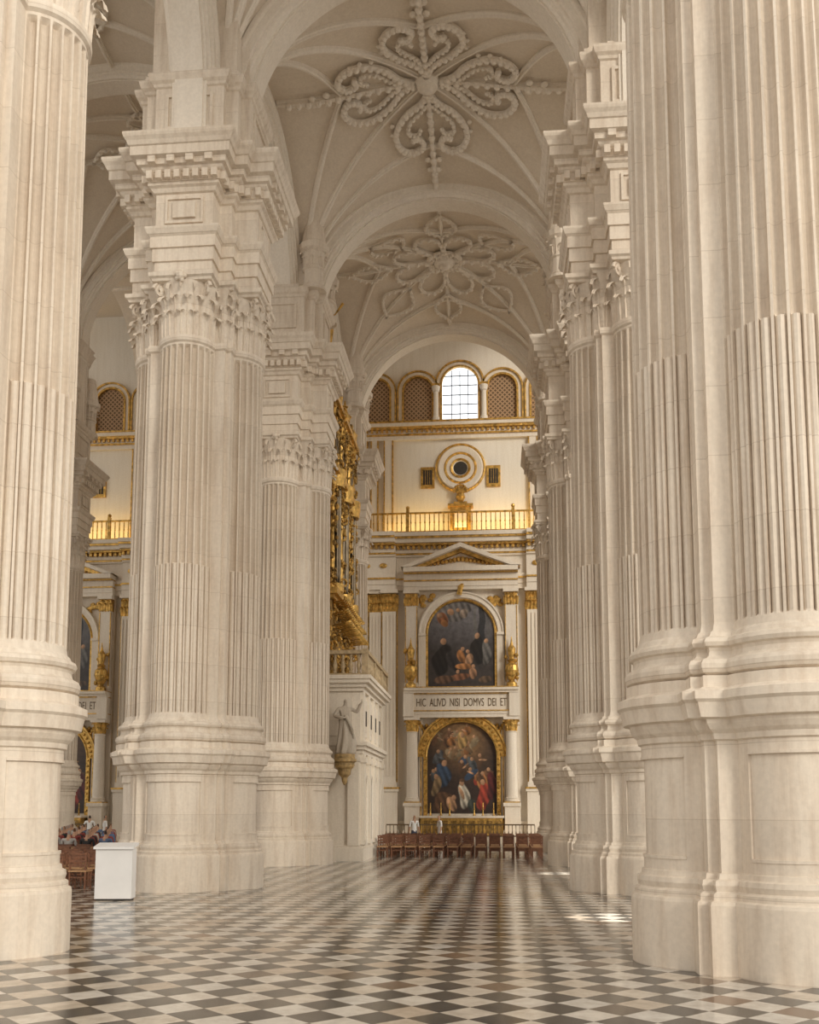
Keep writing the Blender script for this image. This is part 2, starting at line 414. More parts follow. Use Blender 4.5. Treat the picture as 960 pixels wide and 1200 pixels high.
# ------------------------------------------------------------ vaults
def vault(cx,cyy,ax,ay,zs,rise,orn,rb=.11):
    def zf(x,y):
        hx=rise*math.sqrt(max(0,1-(x/ax)**2)); hy=rise*math.sqrt(max(0,1-(y/ay)**2))
        p=7
        return zs+((hx**p+hy**p)**(1/p)) 
    mb=MB(); n=48
    cs=[-math.cos(pi*i/n) for i in range(n+1)]
    rows=[[(ax*u,ay*v,zf(ax*u,ay*v)) for u in cs] for v in cs]
    mb.loft(rows,0,False)
    def path(pts2,steps=20,dz=-.05):
        out=[]
        for (a,b) in zip(pts2[:-1],pts2[1:]):
            for i in range(steps):
                t=i/steps; x=a[0]+(b[0]-a[0])*t; y=a[1]+(b[1]-a[1])*t
                out.append((x,y,zf(x,y)+dz))
        x,y=pts2[-1]; out.append((x,y,zf(x,y)+dz)); return out
    def rib(p,r=rb,steps=24): 
        mb.tube(path(p,steps,dz=-.03),r,1,6); mb.tube(path(p,steps,dz=-.03-r),r*.45,1,5)
    k=.985
    for sx in (-1,1):
        for sy in (-1,1):
            c=(sx*ax*k,sy*ay*k)
            rib([c,(0,0)])
            rib([c,(0,sy*ay*.55)]); rib([c,(sx*ax*.55,0)])
    rib([(-ax*.98,0),(ax*.98,0)]); rib([(0,-ay*.98),(0,ay*.98)])
    def bead(pl,r=.09,close=False,bd=.105,step=2):
        pts=[(x,y,zf(x,y)-.15) for x,y in pl]
        mb.tube(pts,r,1,6,closed=close)
        for i in range(0,len(pts),step):
            mb.sphere((pts[i][0],pts[i][1],pts[i][2]-.06),bd,1,6,4)
    def boss(r):
        z=zf(0,0); mb.lathe(0,0,[(z-.55,.05),(z-.5,r*.35),(z-.38,r*.5),(z-.35,r*.8),(z-.2,r),(z-.1,r)],1,16)
    if orn==1:
        boss(.42)
        for kk in range(4):
            ca,sa=math.cos(kk*pi/2),math.sin(kk*pi/2)
            T=lambda u,v:(u*ca-v*sa,u*sa+v*ca)
            for s in (-1,1):
                ctrl=[(.35,.0),(.9,.28),(1.35,.85),(2.0,1.25),(2.65,1.15),(2.95,.7),(2.7,.32),(2.35,.45),(2.4,.75)]
                for (ct,r1,b1,nn) in ((ctrl,.1,.12,6),([(1.0,.12),(1.3,.36),(1.7,.74),(2.1,.8),(2.2,.5),(1.95,.36)],.065,.08,5)):
                    cv=[Vector((a,b,0)) for a,b in ct]; L=[]
                    for i in range(len(cv)-1):
                        p0=cv[max(0,i-1)];p1=cv[i];p2=cv[i+1];p3=cv[min(len(cv)-1,i+2)]
                        for q in range(nn):
                            t=q/nn
                            pt=.5*((2*p1)+(-p0+p2)*t+(2*p0-5*p1+4*p2-p3)*t*t+(-p0+3*p1-3*p2+p3)*t**3)
                            L.append(T(pt.x,pt.y*s))
                    bead(L,r1,False,b1)
                for i in range(7):
                    a=-.3+i*.42; u=2.0+1.0*math.sin(a)*.9; v=.62+.78*math.cos(a)
                    if v>.3:
                        x,y=T(u,v*s); mb.sphere((x,y,zf(x,y)-.12),.09,1,6,4,(1,1,.7))
            bead([T(.3+i*.17,0) for i in range(27)],.09,False,.13)
            for q,(u,v) in enumerate([(2.9,.0),(3.4,.2),(3.4,-.2),(3.9,.15),(3.9,-.15)]):
                x,y=T(u,v); mb.sphere((x,y,zf(x,y)-.12),.13,1,7,5,(1,1,.6))
    elif orn==2:
        boss(.5)
        for kk in range(8):
            a0=kk*pi/4+pi/8; L=[]
            for i in range(26):
                t=2*pi*i/26; u=1.45+.9*math.cos(t); v=.52*math.sin(t)*(1+.3*math.cos(t))
                L.append((u*math.cos(a0)-v*math.sin(a0),u*math.sin(a0)+v*math.cos(a0)))
            bead(L,.085,True,.1)
        bead([(.75*math.cos(2*pi*i/24),.75*math.sin(2*pi*i/24)) for i in range(24)],.08,True,.1)
        for kk in range(4):
            ca,sa=math.cos(kk*pi/2),math.sin(kk*pi/2)
            T=lambda u,v:(u*ca-v*sa,u*sa+v*ca)
            for s in (-1,1):
                L=[T(2.4+.12*i, s*(.6*math.sin(pi*min(1,i/15))+.02)) for i in range(17)]
                bead(L,.07,False,.085)
            for s in (-1,1):
                L=[(lambda a,r:(r*math.cos(a),r*math.sin(a)))(kk*pi/2+pi/4+s*(.25*math.sin(pi*i/14)),2.4+.12*i) for i in range(15)]
                bead(L,.07,False,.085)
    else:
        boss(.5)
        bead([(1.6*math.cos(2*pi*i/40),1.6*math.sin(2*pi*i/40)) for i in range(40)],.09,True,.1)
        for kk in range(4):
            a=kk*pi/2
            for s in (-1,1):
                L=[((1.6+.14*i)*math.cos(a)-s*.7*math.sin(pi*i/12)*math.sin(a),(1.6+.14*i)*math.sin(a)+s*.7*math.sin(pi*i/12)*math.cos(a)) for i in range(13)]
                bead(L,.08)
    me=mb.mesh('rib_vault',[M_VAULT,M_RIB])
    put('ceiling_vault',me,None,(cx,cyy,0))
for i in range(3):
    vault(CX,cy[i],5.25,5.0 if i else 5.2,ZS,5.0,[1,1,2][i])
    vault(CN,cy[i],6.7,5.0 if i else 5.2,25.2,6.6,0,.13)
vault(CX,cy[3],5.6,5.3,26.6,5.5,0)
vault(CN,cy[3],6.9,5.3,25.6,6.4,0,.13)
mb=MB(); mb.box(-37,5.5,10,YW+1,33,33.4); mb.obj('light_blocking_slab',[M_VAULT])  # unseen slab added over the vaults to keep overhead light out

# ------------------------------------------------------------ back wall
mb=MB()
GO,ST,WA,DK=1,0,2,3
mb.box(-38,14,YW,YW+.8,0,33,WA)
def wall_unit(cx):
    W=6.1
    def b(x0,x1,p,z0,z1,m=ST): mb.box(cx+x0,cx+x1,YW-p,YW+.01,z0,z1,m)
    b(-W,W,.15,.5,1.2); b(-W,W,.2,1.2,1.3)
    for s in (-1,1):
        for xc,wd,pr in ((4.25,.8,.5),(5.1,.7,.35),(5.8,.5,.5)):
            x=s*xc
            b(x-wd/2-.12,x+wd/2+.12,pr+.15,.5,3.0); b(x-wd/2-.2,x+wd/2+.2,pr+.25,3.0,3.15); b(x-wd/2-.18,x+wd/2+.18,pr+.22,.5,.8)
            b(x-wd/2-.22,x+wd/2+.22,pr+.28,3.15,3.25,GO)
            b(x-wd/2-.08,x+wd/2+.08,pr+.1,3.25,3.55)
            b(x-wd/2,x+wd/2,pr,3.55,13.6)
            for q in range(4):
                xx=x-wd/2+.06+q*(wd-.12)/3
                b(xx-.04,xx+.04,pr+.06,3.9,13.4)
            for q in (-1,1): b(x+q*(wd/2+.05)-.025,x+q*(wd/2+.05)+.025,pr-.1,3.3,14.8,GO)
            b(x-wd/2,x+wd/2,pr-.02,13.6,14.7,GO)
            for q in range(5):
                xx=cx+x-wd/2+q*wd/4
                leaf(mb,(xx,YW-pr,13.6),-pi/2,.24,.55,.2,GO); leaf(mb,(xx+.05,YW-pr-.02,13.75),-pi/2,.22,.85,.24,GO)
            b(x-wd/2-.12,x+wd/2+.12,pr+.16,14.7,14.9)
    for x0,x1,add in ((-W,-3.85,.35),(-3.85,3.85,0.05),(3.85,W,.35)):
        for z0,z1,p,m in ((14.9,15.2,.3,ST),(15.2,15.5,.36,ST),(15.5,15.6,.44,GO),(15.6,15.8,.42,ST),(15.8,16.9,.25,ST),(16.9,17.0,.4,ST),(17.0,17.1,.45,GO),(17.1,17.3,.5,ST),
                          (17.5,17.62,.8,GO),(17.62,17.85,1.0,ST),(17.85,17.97,1.1,GO),(17.97,18.2,1.15,ST)):
            b(x0,x1,p+add,z0,z1,m)
        nx=int((x1-x0)/.3)
        for i in range(nx):
            x=x0+(i+.5)*(x1-x0)/nx
            b(x-.08,x+.08,.68+add,17.3,17.5,GO)
        b(x0,x1,.45+add,17.3,17.5)
    for i in range(12):
        x=-W+.5+i*1.0
        add=.35 if abs(x)>3.85 else .05
        if abs(x)>3.6: mb.sphere((cx+x,YW-.28-add,16.35),.16,GO,7,5,(1.5,.5,1))
    yb=YW-1.05
    for z0,z1 in ((18.2,18.28),(19.32,19.42)): mb.box(cx-W,cx+W,yb-.05,yb+.05,z0,z1,GO)
    for i in range(44):
        x=cx-W+(i+.5)*2*W/44
        mb.box(x-.028,x+.028,yb-.025,yb+.025,18.28,19.32,GO); mb.sphere((x,yb,18.8),.055,GO,6,4)
    for x in (-6,-3.1,3.1,6): 
        mb.box(cx+x-.09,cx+x+.09,yb-.09,yb+.09,18.2,19.6,GO); mb.sphere((cx+x,yb,19.7),.12,GO)
    for s in (-1,1):
        for x,wd in ((4.35,.5),(5.2,.4),(5.85,.4)):
            b(s*x-wd/2,s*x+wd/2,.2,18.2,24.2)
            for q in (-1,1): b(s*x+q*wd/2-.04,s*x+q*wd/2+.04,.23,18.2,24.2,GO)
        x=s*1.98
        b(x-.42,x+.42,.12,21.2,22.5,GO); b(x-.27,x+.27,.14,21.4,22.3,DK)
        for q in range(1,4): b(x-.27+q*.135-.012,x-.27+q*.135+.012,.16,21.4,22.3,GO)
    for prof,m in (([(1.52,0),(1.52,-.14),(1.44,-.2),(1.38,-.12)],GO),([(1.38,-.12),(1.3,-.2),(1.0,-.12)],ST),([(1.0,-.12),(.92,-.2),(.84,-.12)],GO),
                   ([(.84,-.12),(.62,-.08)],ST),([(.62,-.08),(.58,-.18),(.46,-.1)],GO),([(.46,-.1),(.42,-.05)],ST)):
        mb.ringxz(cx,22.4,[(r,YW+y) for r,y in prof],m)
    mb.disc(cx,YW-.05,22.4,.43,DK)
    b(-.62,.62,.5,18.3,19.9,GO); b(-.35,.35,.53,18.6,19.6,ST); b(-.75,.75,.6,19.9,20.05,GO); b(-.4,.4,.5,20.05,20.2,GO)
    mb.lathe(cx,YW-.35,[(20.2,.12),(20.3,.2),(20.5,.3),(20.7,.22),(20.8,.12)],GO,10)
    for i in range(9):
        a=pi*i/8
        mb.tube([(cx,YW-.35,20.6),(cx+.2*math.cos(a),YW-.38,20.8+.2*math.sin(a)),(cx+.38*math.cos(a),YW-.42,20.85+.38*math.sin(a))],.06,GO,5)
        mb.sphere((cx+.38*math.cos(a),YW-.42,20.85+.38*math.sin(a)),.09,GO,6,4)
    for z0,z1,p,m in ((24.2,24.45,.25,ST),(24.45,24.55,.35,GO),(24.55,24.8,.3,ST),(24.8,24.95,.5,GO),(24.95,25.15,.6,ST),(25.15,25.25,.65,GO)):
        b(-W,W,p,z0,z1,m)
    for i in range(40):
        x=-W+(i+.5)*2*W/40; b(x-.07,x+.07,.42,24.62,24.8,GO)
    for xc,hw,zt,pane in ((0,1.08,27.65,4),(-2.55,.86,27.3,5),(2.55,.86,27.3,5),(-5.1,.8,27.3,5),(5.1,.8,27.3,5)):
        n=16
        pts=[(cx+xc-hw,25.3)]+[(cx+xc+hw*math.cos(pi-pi*i/n),zt+hw*math.sin(pi-pi*i/n)) for i in range(n+1)]+[(cx+xc+hw,25.3)]
        mb.add([(x,YW-.03,z) for x,z in pts],[tuple(range(len(pts)))],pane)
        for (ra,rb_,ya,m) in ((hw,hw+.12,.22,GO),(hw+.12,hw+.32,.16,ST),(hw+.32,hw+.42,.26,GO)):
            mb.ringxz(cx+xc,zt,[(ra,YW),(ra,YW-ya),(rb_,YW-ya),(rb_,YW)],m,20,0,pi)
            for s in (-1,1):
                xa,xb=sorted((cx+xc+s*ra,cx+xc+s*rb_)); mb.box(xa,xb,YW-ya,YW,25.3,zt,m)
        if pane==4:
            for q in (-1,0,1):
                mb.box(cx+q*.5-.02,cx+q*.5+.02,YW-.08,YW-.03,25.3,zt+.9,DK)
            for q in range(5): mb.box(cx-1.05,cx+1.05,YW-.08,YW-.03,25.8+q*.6-.02,25.8+q*.6+.02,DK)
    for s in (-1,1):
        x=cx+s*1.45
        mb.lathe(x,YW-.32,[(25.3,.22),(25.5,.22),(25.55,.16),(27.1,.14),(27.15,.2),(27.35,.24),(27.45,.26)],ST,12)
    mb.box(cx-1.7,cx-1.2,YW-.5,YW,27.45,27.6,GO); mb.box(cx+1.2,cx+1.7,YW-.5,YW,27.45,27.6,GO)
UN=[-2.0,-14.2,-26.4]
for u in UN: wall_unit(u)
mb.obj('wall_back',[M_TRIM,M_GOLD,M_WALL,M_DARK,M_GLASS,M_LATT])

mb=MB()
for i in range(3): mb.box(-34,8,53.2+i*.35,YW+.1,i*.167,(i+1)*.167)
mb.obj('trim_altar_steps',[M_TRIM])

# ------------------------------------------------------------ paintings
def painting_mesh(name,W,z0,zs,y,blobs,bg):
    nx,nz=110,170; vs=[];cols=[];H=zs+W-z0
    for j in range(nz+1):
        z=z0+H*j/nz*.9995
        hw=W if z<=zs else math.sqrt(max(0.0001,W*W-(z-zs)**2))
        for i in range(nx+1):
            x=-hw+2*hw*i/nx
            vs.append((x,y,z))
            u=x/W; v=(z-z0)/H
            c=Vector(bg(u,v))
            for (bx,bz,rx,rz,rot,col) in blobs:
                dx,dz=u-bx,(v-bz)*H/W
                if abs(dx)>rx+rz+.1 or abs(dz)>rx+rz+.1: continue
                wx=.22*math.sin(11*v*2+bx*20)*rx
                ca,sa=math.cos(rot),math.sin(rot)
                e=((dx*ca+dz*sa+wx)/rx)**2+((-dx*sa+dz*ca)/rz)**2
                if e<1.2:
                    k=min(1,max(0,(1.2-e)/.35)); sh=.7+.75*((dx*-.6+dz*.5)/(rx+rz)) + .3*math.sin(34*dx+14*dz+bx*30)*(1 if rx>.1 else 0)
                    c=c.lerp(Vector(col)*max(.1,sh),k)
            cols+= [max(0,c.x),max(0,c.y),max(0,c.z),1]
    fs=[]
    for j in range(nz):
        for i in range(nx):
            a=j*(nx+1)+i; fs.append((a,a+1,a+nx+2,a+nx+1))
    me=bpy.data.meshes.new(name); me.from_pydata(vs,[],fs)
    at=me.color_attributes.new('Col','FLOAT_COLOR','POINT'); at.data.foreach_set('color',cols)
    me.materials.append(M_PAINT); return me
SK=(.60,.34,.19); RD=(.42,.06,.035); BL=(.05,.085,.15); OR=(.42,.18,.06); BK=(.014,.011,.01); BR=(.14,.07,.035)
rnd=random.Random(3)
def crowd(n,x0,x1,z0,z1,cols,s=.12):
    o=[]
    for i in range(n):
        x=rnd.uniform(x0,x1); z=rnd.uniform(z0,z1); c=rnd.choice(cols)
        o.append((x,z,rnd.uniform(.5,1.0)*s,rnd.uniform(.9,1.9)*s,rnd.uniform(-.9,.9),c))
        o.append((x+rnd.uniform(-.04,.04),z+.06,s*.34,s*.4,0,SK))
        o.append((x+rnd.uniform(-.15,.15),z+rnd.uniform(-.02,.04),s*.9,s*.18,rnd.uniform(-1,1),SK if rnd.random()<.5 else c))
    return o
low=crowd(18,-.8,.8,.62,.92,[OR,RD,BR,(.3,.18,.09),(.35,.26,.15),(.2,.1,.05)],.12)+crowd(16,-.85,.85,.3,.62,[BL,BR,RD,(.06,.04,.03),(.10,.11,.12),OR],.14)+\
    [(0,.8,.14,.24,0,(.6,.38,.14)),(.02,.86,.06,.08,0,SK),(-.55,.42,.2,.35,.2,BL),(-.5,.55,.075,.09,0,SK),(.05,.19,.15,.36,.1,(.7,.64,.52)),(.0,.33,.065,.085,0,SK),(.02,.36,.08,.05,0,BR),(-.02,.22,.05,.2,.4,SK),
     (.62,.18,.18,.4,-.1,RD),(.6,.34,.065,.085,0,SK),(-.55,.12,.3,.3,.3,BR),(-.3,.1,.12,.22,.6,SK),(-.25,.17,.06,.08,0,SK),(.85,.3,.14,.4,0,(.12,.02,.02)),(.3,.08,.12,.2,.2,(.05,.06,.05)),(-.75,.3,.12,.3,-.2,(.3,.2,.1)),(-.75,.4,.06,.08,0,SK)]
def bg1(u,v): 
    g=math.exp(-((u)**2*3+(v-.8)**2*18)); return (.035+.32*g,.02+.18*g,.015+.07*g)
up=[(-.2,.88,.5,.3,0,(.24,.22,.21)),(-.55,.8,.16,.2,0,(.38,.14,.06)),(-.5,.75,.1,.12,.5,OR),(-.3,.88,.1,.1,0,SK),(-.66,.84,.08,.08,0,SK),(.1,.86,.12,.14,0,(.36,.28,.22)),(-.1,.9,.06,.06,0,SK),
    (.62,.66,.10,1.0,0,(.04,.04,.045)),(.8,.7,.05,.95,0,(.16,.15,.15)),(.42,.68,.045,.75,0,(.18,.17,.16)),
    (-.6,.33,.24,.5,-.25,BK),(-.52,.54,.085,.1,0,SK),(-.38,.38,.06,.05,0,SK),(-.25,.3,.14,.36,.5,(.03,.025,.025)),(.5,.43,.2,.42,0,BK),(.47,.6,.07,.09,0,SK),(.75,.40,.13,.36,0,(.18,.17,.16)),(.76,.54,.06,.07,0,SK),
    (.02,.36,.11,.22,.5,OR),(.03,.45,.055,.065,0,SK),(.22,.33,.11,.18,-.4,SK),(.2,.42,.055,.06,0,SK),(.12,.25,.25,.09,0,(.45,.2,.07)),(.33,.17,.11,.17,.3,(.45,.24,.13)),(.36,.25,.05,.06,0,SK),(-.02,.13,.3,.1,.1,(.28,.12,.06)),(-.1,.19,.05,.06,0,SK),(-.55,.10,.3,.12,0,(.18,.10,.06)),(.7,.1,.2,.1,0,(.16,.10,.06))]
def bg2(u,v):
    s=max(0,min(1,(v-.42)*2.2)); return (.045+.13*s,.036+.13*s,.034+.145*s)
PL=painting_mesh('lower_painting',2.0,1.75,5.0,0,low,bg1)
PU=painting_mesh('upper_painting',1.95,9.0,12.2,0,up,bg2)

def altarpiece(cx):
    E=empty('altarpiece',(cx,YW,0))
    m=MB()
    def b(x0,x1,p0,p1,z0,z1,k=0): m.box(x0,x1,-p1,-p0,z0,z1,k)
    b(-3.35,3.35,0,.3,.5,16.0)
    for s in (-1,1):
        x=s*2.86
        b(x-.5,x+.5,.3,1.25,.5,.8); b(x-.42,x+.42,.3,1.15,.8,2.15); b(x-.5,x+.5,.3,1.25,2.15,2.35)
        b(x-.44,x+.44,.3,1.2,2.35,2.42,1)
        m.lathe(x,-.75,[(2.42,.42),(2.52,.42),(2.56,.36),(2.62,.4),(2.68,.34),(6.35,.30),(6.4,.34),(6.44,.3)],0,20)
        m.lathe(x,-.75,[(6.44,.29),(6.9,.36),(7.1,.44)],1,16)
        for i in range(8):
            a=2*pi*i/8; leaf(m,(x+.3*math.cos(a),-.75+.3*math.sin(a),6.44),a,.22,.38,.14,1); leaf(m,(x+.3*math.cos(a+.4),-.75+.3*math.sin(a+.4),6.5),a+.4,.18,.58,.16,1)
        b(x-.46,x+.46,.3,1.2,7.1,7.25)
        b(s*2.38-.1,s*2.38+.1,.3,.5,.5,7.2); b(s*2.38-.03,s*2.38+.03,.5,.53,.8,7.0,1)
    m.ringxz(0,5.0,[(2.0,-.3),(2.0,-.62),(2.08,-.66),(2.14,-.6),(2.45,-.6),(2.5,-.68),(2.6,-.68),(2.62,-.3)],1,36,0,pi)
    for i in range(26):
        a=pi*(i+.5)/26; m.sphere((2.3*math.cos(a),-.62,5+2.3*math.sin(a)),.09,1,6,4)
    for s in (-1,1):
        xa,xb=sorted((s*2.0,s*2.22)); b(xa,xb,.3,.62,1.6,5.0,1)
        for k in range(10): m.sphere((s*2.11,-.64,1.9+k*.33),.07,1,6,4)
    for s in (-1,1):
        for i in range(9):
            m.sphere((s*(1.75+.1*i),-.45,6.3+.13*(i%4)+.04*i),.13,1,6,4)
    for z0,z1,p,k in ((7.25,7.45,1.0,0),(7.45,7.6,1.05,0),(7.6,7.66,1.1,1),(7.66,8.6,.95,0),(8.6,8.66,1.05,1),(8.66,8.8,1.2,0),(8.8,8.95,1.35,0),(8.95,9.0,1.38,1)):
        b(-3.3,3.3,.3,p,z0,z1,k)
    for s in (-1,1): b(s*3.05-.3,s*3.05+.3,.9,1.15,7.3,8.95)
    m.ringxz(0,12.2,[(1.95,-.3),(1.95,-.5),(2.02,-.56),(2.1,-.5)],1,32,0,pi)
    m.ringxz(0,12.2,[(2.1,-.5),(2.16,-.62),(2.36,-.6),(2.42,-.68),(2.5,-.68),(2.52,-.3)],0,32,0,pi)
    for s in (-1,1):
        xa,xb=sorted((s*1.95,s*2.08)); b(xa,xb,.3,.52,9.0,12.2,1)
        xa,xb=sorted((s*2.08,s*2.5)); b(xa,xb,.3,.6,9.0,12.1)
        b(xa,xb+.0,.3,.72,12.1,12.25)
        x=s*2.92
        b(x-.34,x+.34,.3,.75,9.0,14.0); b(x-.36,x-.31,.7,.78,9.2,13.8,1); b(x+.31,x+.36,.7,.78,9.2,13.8,1)
        b(x-.4,x+.4,.3,.85,9.0,9.3)
        b(x-.36,x+.36,.3,.78,13.9,14.6,1)
        for i in range(5): leaf(m,(x-.34+.17*i,-.78,13.85),-pi/2,.2,.5+.2*(i%2),.2,1)
        b(x-.45,x+.45,.3,.95,14.6,14.8)
        m.lathe(x,-1.05,[(9.0,.3),(9.2,.3),(9.25,.2),(9.35,.15),(9.6,.3),(9.9,.4),(10.2,.36),(10.4,.18),(10.5,.26),(10.6,.14),(10.9,.2),(11.2,.24),(11.4,.1),(11.6,.05),(11.9,.02)],1,14)
        for k in range(10):
            a=rnd.uniform(0,2*pi); z=rnd.uniform(9.4,11.2); m.sphere((x+.34*math.cos(a),-1.05+.3*math.sin(a),z),.12,1,6,4)
        for k in range(10): m.sphere((s*(1.65+rnd.uniform(0,.75)),-.42,14.0+rnd.uniform(-.1,.55)),.14,1,6,4,(1.3,.5,1))
    m.tube([(-.1,-.7,14.5),(0,-.8,14.95),(.12,-.7,15.1)],.16,1,8)
    for z0,z1,p,k in ((14.8,15.0,.8,0),(15.0,15.3,.85,0),(15.3,15.38,.92,1),(15.38,15.75,.8,0),(15.75,15.83,1.0,1),(15.83,16.1,1.25,0)):
        b(-3.35,3.35,.3,p,z0,z1,k)
    hw,zb,zt=3.5,16.1,17.5
    for (pp,dz,k,s0) in ((1.3,.22,0,1),(.9,.42,1,.98)):
        for s in (-1,1):
            v=[(s*hw*s0,-pp,zb),(0,-pp,zt),(0,-pp,zt-dz*1.15),(s*(hw*s0-dz*2.6),-pp,zb),(s*hw*s0,-.3,zb),(0,-.3,zt),(0,-.3,zt-dz*1.15),(s*(hw*s0-dz*2.6),-.3,zb)]
            m.add(v,[(0,1,2,3),(4,7,6,5),(0,4,5,1),(3,2,6,7)],k)
    m.add([(-3.1,-.6,zb),(3.1,-.6,zb),(0,-.6,zt-.2)],[(0,1,2)],0)
    for i in range(16):
        t=(i+.5)/16*2-1
        m.sphere((t*1.9,-.66,zb+.22+.35*(1-abs(t))),.13*(1.3-abs(t)*.5),1,6,4)
    m.obj('frame',[M_TRIM,M_GOLD,M_DARK],E)
    put('lower_painting',PL,E,(0,-.36,0)); put('upper_painting',PU,E,(0,-.4,0))
    t=MB()
    t.box(-2.3,2.3,-1.9,-.4,.5,1.5,1); t.box(-2.4,2.4,-2.0,-.4,1.5,1.62,0)
    for k in range(9): t.box(-2.1+k*.5,-1.75+k*.5,-1.93,-1.9,.65,1.35,2)
    for x in (-1.8,-1.2,-.7,.7,1.2,1.8):
        t.lathe(x,-.9,[(1.62,.1),(1.68,.05),(1.95,.04),(2.0,.08),(2.02,.03),(2.35,.03)],1,8)
    t.obj('altar_table',[M_TRIM,M_GOLD,M_GOLDD],E)
    c=bpy.data.curves.new('inscription','FONT'); c.body='HIC  ALIVD  NISI  DOMVS  DEI  ET'; c.size=.66; c.extrude=.005; c.align_x='CENTER'
    c.materials.append(M_IRON)
    to=bpy.data.objects.new('inscription',c); COL.objects.link(to); to.parent=E; to.location=(0,-.965,7.9); to.rotation_euler=(pi/2,0,0)
    bpy.context.view_layer.update(); wd=max(.1,to.dimensions.x); to.scale=(5.2/wd,1,1)
for u in UN: altarpiece(u)

mb=MB()
for u in UN:
    mb.box(u-4,u+4,53.95,54.05,1.12,1.19); mb.box(u-4,u+4,53.95,54.05,.52,.58)
    for i in range(41): mb.lathe(u-4+i*.2,54,[(.5,.02),(.7,.035),(.85,.015),(1.12,.02)],0,6)
mb.obj('altar_rail',[M_IRON])

# ------------------------------------------------------------ organ tribune
TX0,TX1,TY0,TY1=-9.6,-5.3,38.45,45.2
E=empty('organ_tribune')
mb=MB()
mb.box(TX0,TX1,TY0,TY1,0,6.9)
for z0,z1,p in ((0,.5,.16),(.5,.6,.1),(4.15,4.3,.1),(4.3,4.45,.2),(4.45,4.6,.3),(6.6,6.75,.12),(6.75,6.9,.24),(6.9,7.05,.38),(7.05,7.2,.45)):
    mb.box(TX0,TX1+p,TY0-p,TY1+p,z0,z1)
for y in (38.75,40.4,42.0,43.4,44.9):
    mb.box(TX1,TX1+.16,y-.22,y+.22,.6,4.15); mb.box(TX1,TX1+.22,y-.28,y+.28,3.8,4.0); mb.box(TX1,TX1+.22,y-.28,y+.28,.62,.8)
    mb.box(TX1,TX1+.12,y-.2,y+.2,4.6,6.6)
for yc in (39.58,41.2,42.7,44.15):
    n=12; pts=[(yc-.45,.6)]+[(yc+.45*math.cos(pi-pi*i/n),2.9+.45*math.sin(pi-pi*i/n)) for i in range(n+1)]+[(yc+.45,.6)]
    mb.add([(TX1+.012,y,z) for y,z in pts],[tuple(range(len(pts)))],1 if yc in (41.2,) else 2)
    mb.tube([(TX1+.05,y,z) for y,z in pts],.07,0,6,up=Vector((1,0,0)))
    mb.box(TX1,TX1+.06,yc-.5,yc+.5,4.85,6.35); mb.box(TX1+.05,TX1+.075,yc-.33,yc+.33,5.05,6.15,2); mb.box(TX1+.07,TX1+.09,yc-.16,yc+.16,5.3,5.9,1)
for x in (-5.55,-7.6):
    mb.box(x-.22,x+.22,TY0-.14,TY0,.6,4.15); mb.box(x-.27,x+.27,TY0-.18,TY0,3.85,4.0)
mb.box(-7.3,-5.6,TY0-.06,TY0,4.85,6.35)
def balus(x0,y0,x1,y1,z0,z1,n):
    for i in range(n):
        t=(i+.5)/n; x=x0+(x1-x0)*t; y=y0+(y1-y0)*t; h=z1-z0
        mb.lathe(x,y,[(z0,.06),(z0+.06*h,.08),(z0+.15*h,.05),(z0+.4*h,.1),(z0+.7*h,.045),(z0+.9*h,.07),(z1,.08)],3,8)
balus(TX1+.2,TY0-.15,TX1+.2,TY1+.1,7.28,8.05,24); balus(TX0,TY0-.15,TX1+.1,TY0-.15,7.28,8.05,14)
for z0,z1 in ((7.2,7.28),(8.05,8.2)):
    mb.box(TX1+.1,TX1+.34,TY0-.3,TY1+.25,z0,z1,3); mb.box(TX0,TX1+.1,TY0-.3,TY0,z0,z1,3)
for y in (TY0-.15,40.7,43,TY1+.1): mb.box(TX1+.08,TX1+.32,y-.12,y+.12,7.2,8.25,3)
M_BAL=simple('ochre_balustrade',(0.45,0.34,0.20),.6,0,.25)
mb.obj('tribune_body',[M_TRIM,M_DARK,M_STONE,M_BAL],E)

# pipe organ
E=empty('pipe_organ')
mb=MB()
OX,OY0,OY1=-6.6,39.0,44.9
r2=random.Random(11)
def stretch(m,z0=7.2,k=1.05): m.v=[(x,y,z0+(z-z0)*k) for x,y,z in m.v]
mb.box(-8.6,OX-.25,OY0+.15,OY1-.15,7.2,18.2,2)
def foliage(x0,x1,y0,y1,z0,z1,n,s=.14):
    for i in range(n):
        p=Vector((r2.uniform(x0,x1),r2.uniform(y0,y1),r2.uniform(z0,z1)))
        if r2.random()<.65:
            pts=[];a0=r2.uniform(0,6);rr=r2.uniform(.12,.26);ax=r2.choice((0,1))
            for k in range(9):
                a=a0+k*.6; q=rr*(1-k*.08)
                pts.append(p+(Vector((0,math.cos(a)*q,math.sin(a)*q)) if ax else Vector((math.cos(a)*q,0,math.sin(a)*q))))
            mb.tube(pts,s*.38,r2.choice((0,0,1)),5)
        else: mb.sphere(p,s*r2.uniform(.4,.85),r2.choice((0,0,1)),6,4,(.8,1,r2.uniform(.8,1.7)))
for z0,z1,p in ((7.2,7.5,.1),(10.3,10.45,.15),(10.45,10.7,.3),(15.2,15.35,.1),(15.35,15.6,.28),(18.0,18.2,.12),(18.2,18.4,.25)):
    mb.box(-8.7,OX+p,OY0-p,OY1+p,z0,z1,0)
mb.box(-8.65,OX,OY0,OY1,7.5,10.3,1)
for y in (39.2,40.4,41.4,42.6,43.6,44.7):
    mb.lathe(OX-.02,y,[(10.7,.14),(10.9,.16),(11,.1),(12,.13),(13,.09),(14,.13),(14.8,.1),(14.9,.17),(15.2,.18)],0,10)
    mb.lathe(OX-.02,y,[(15.6,.12),(16,.1),(17.7,.09),(18.0,.16)],0,8)
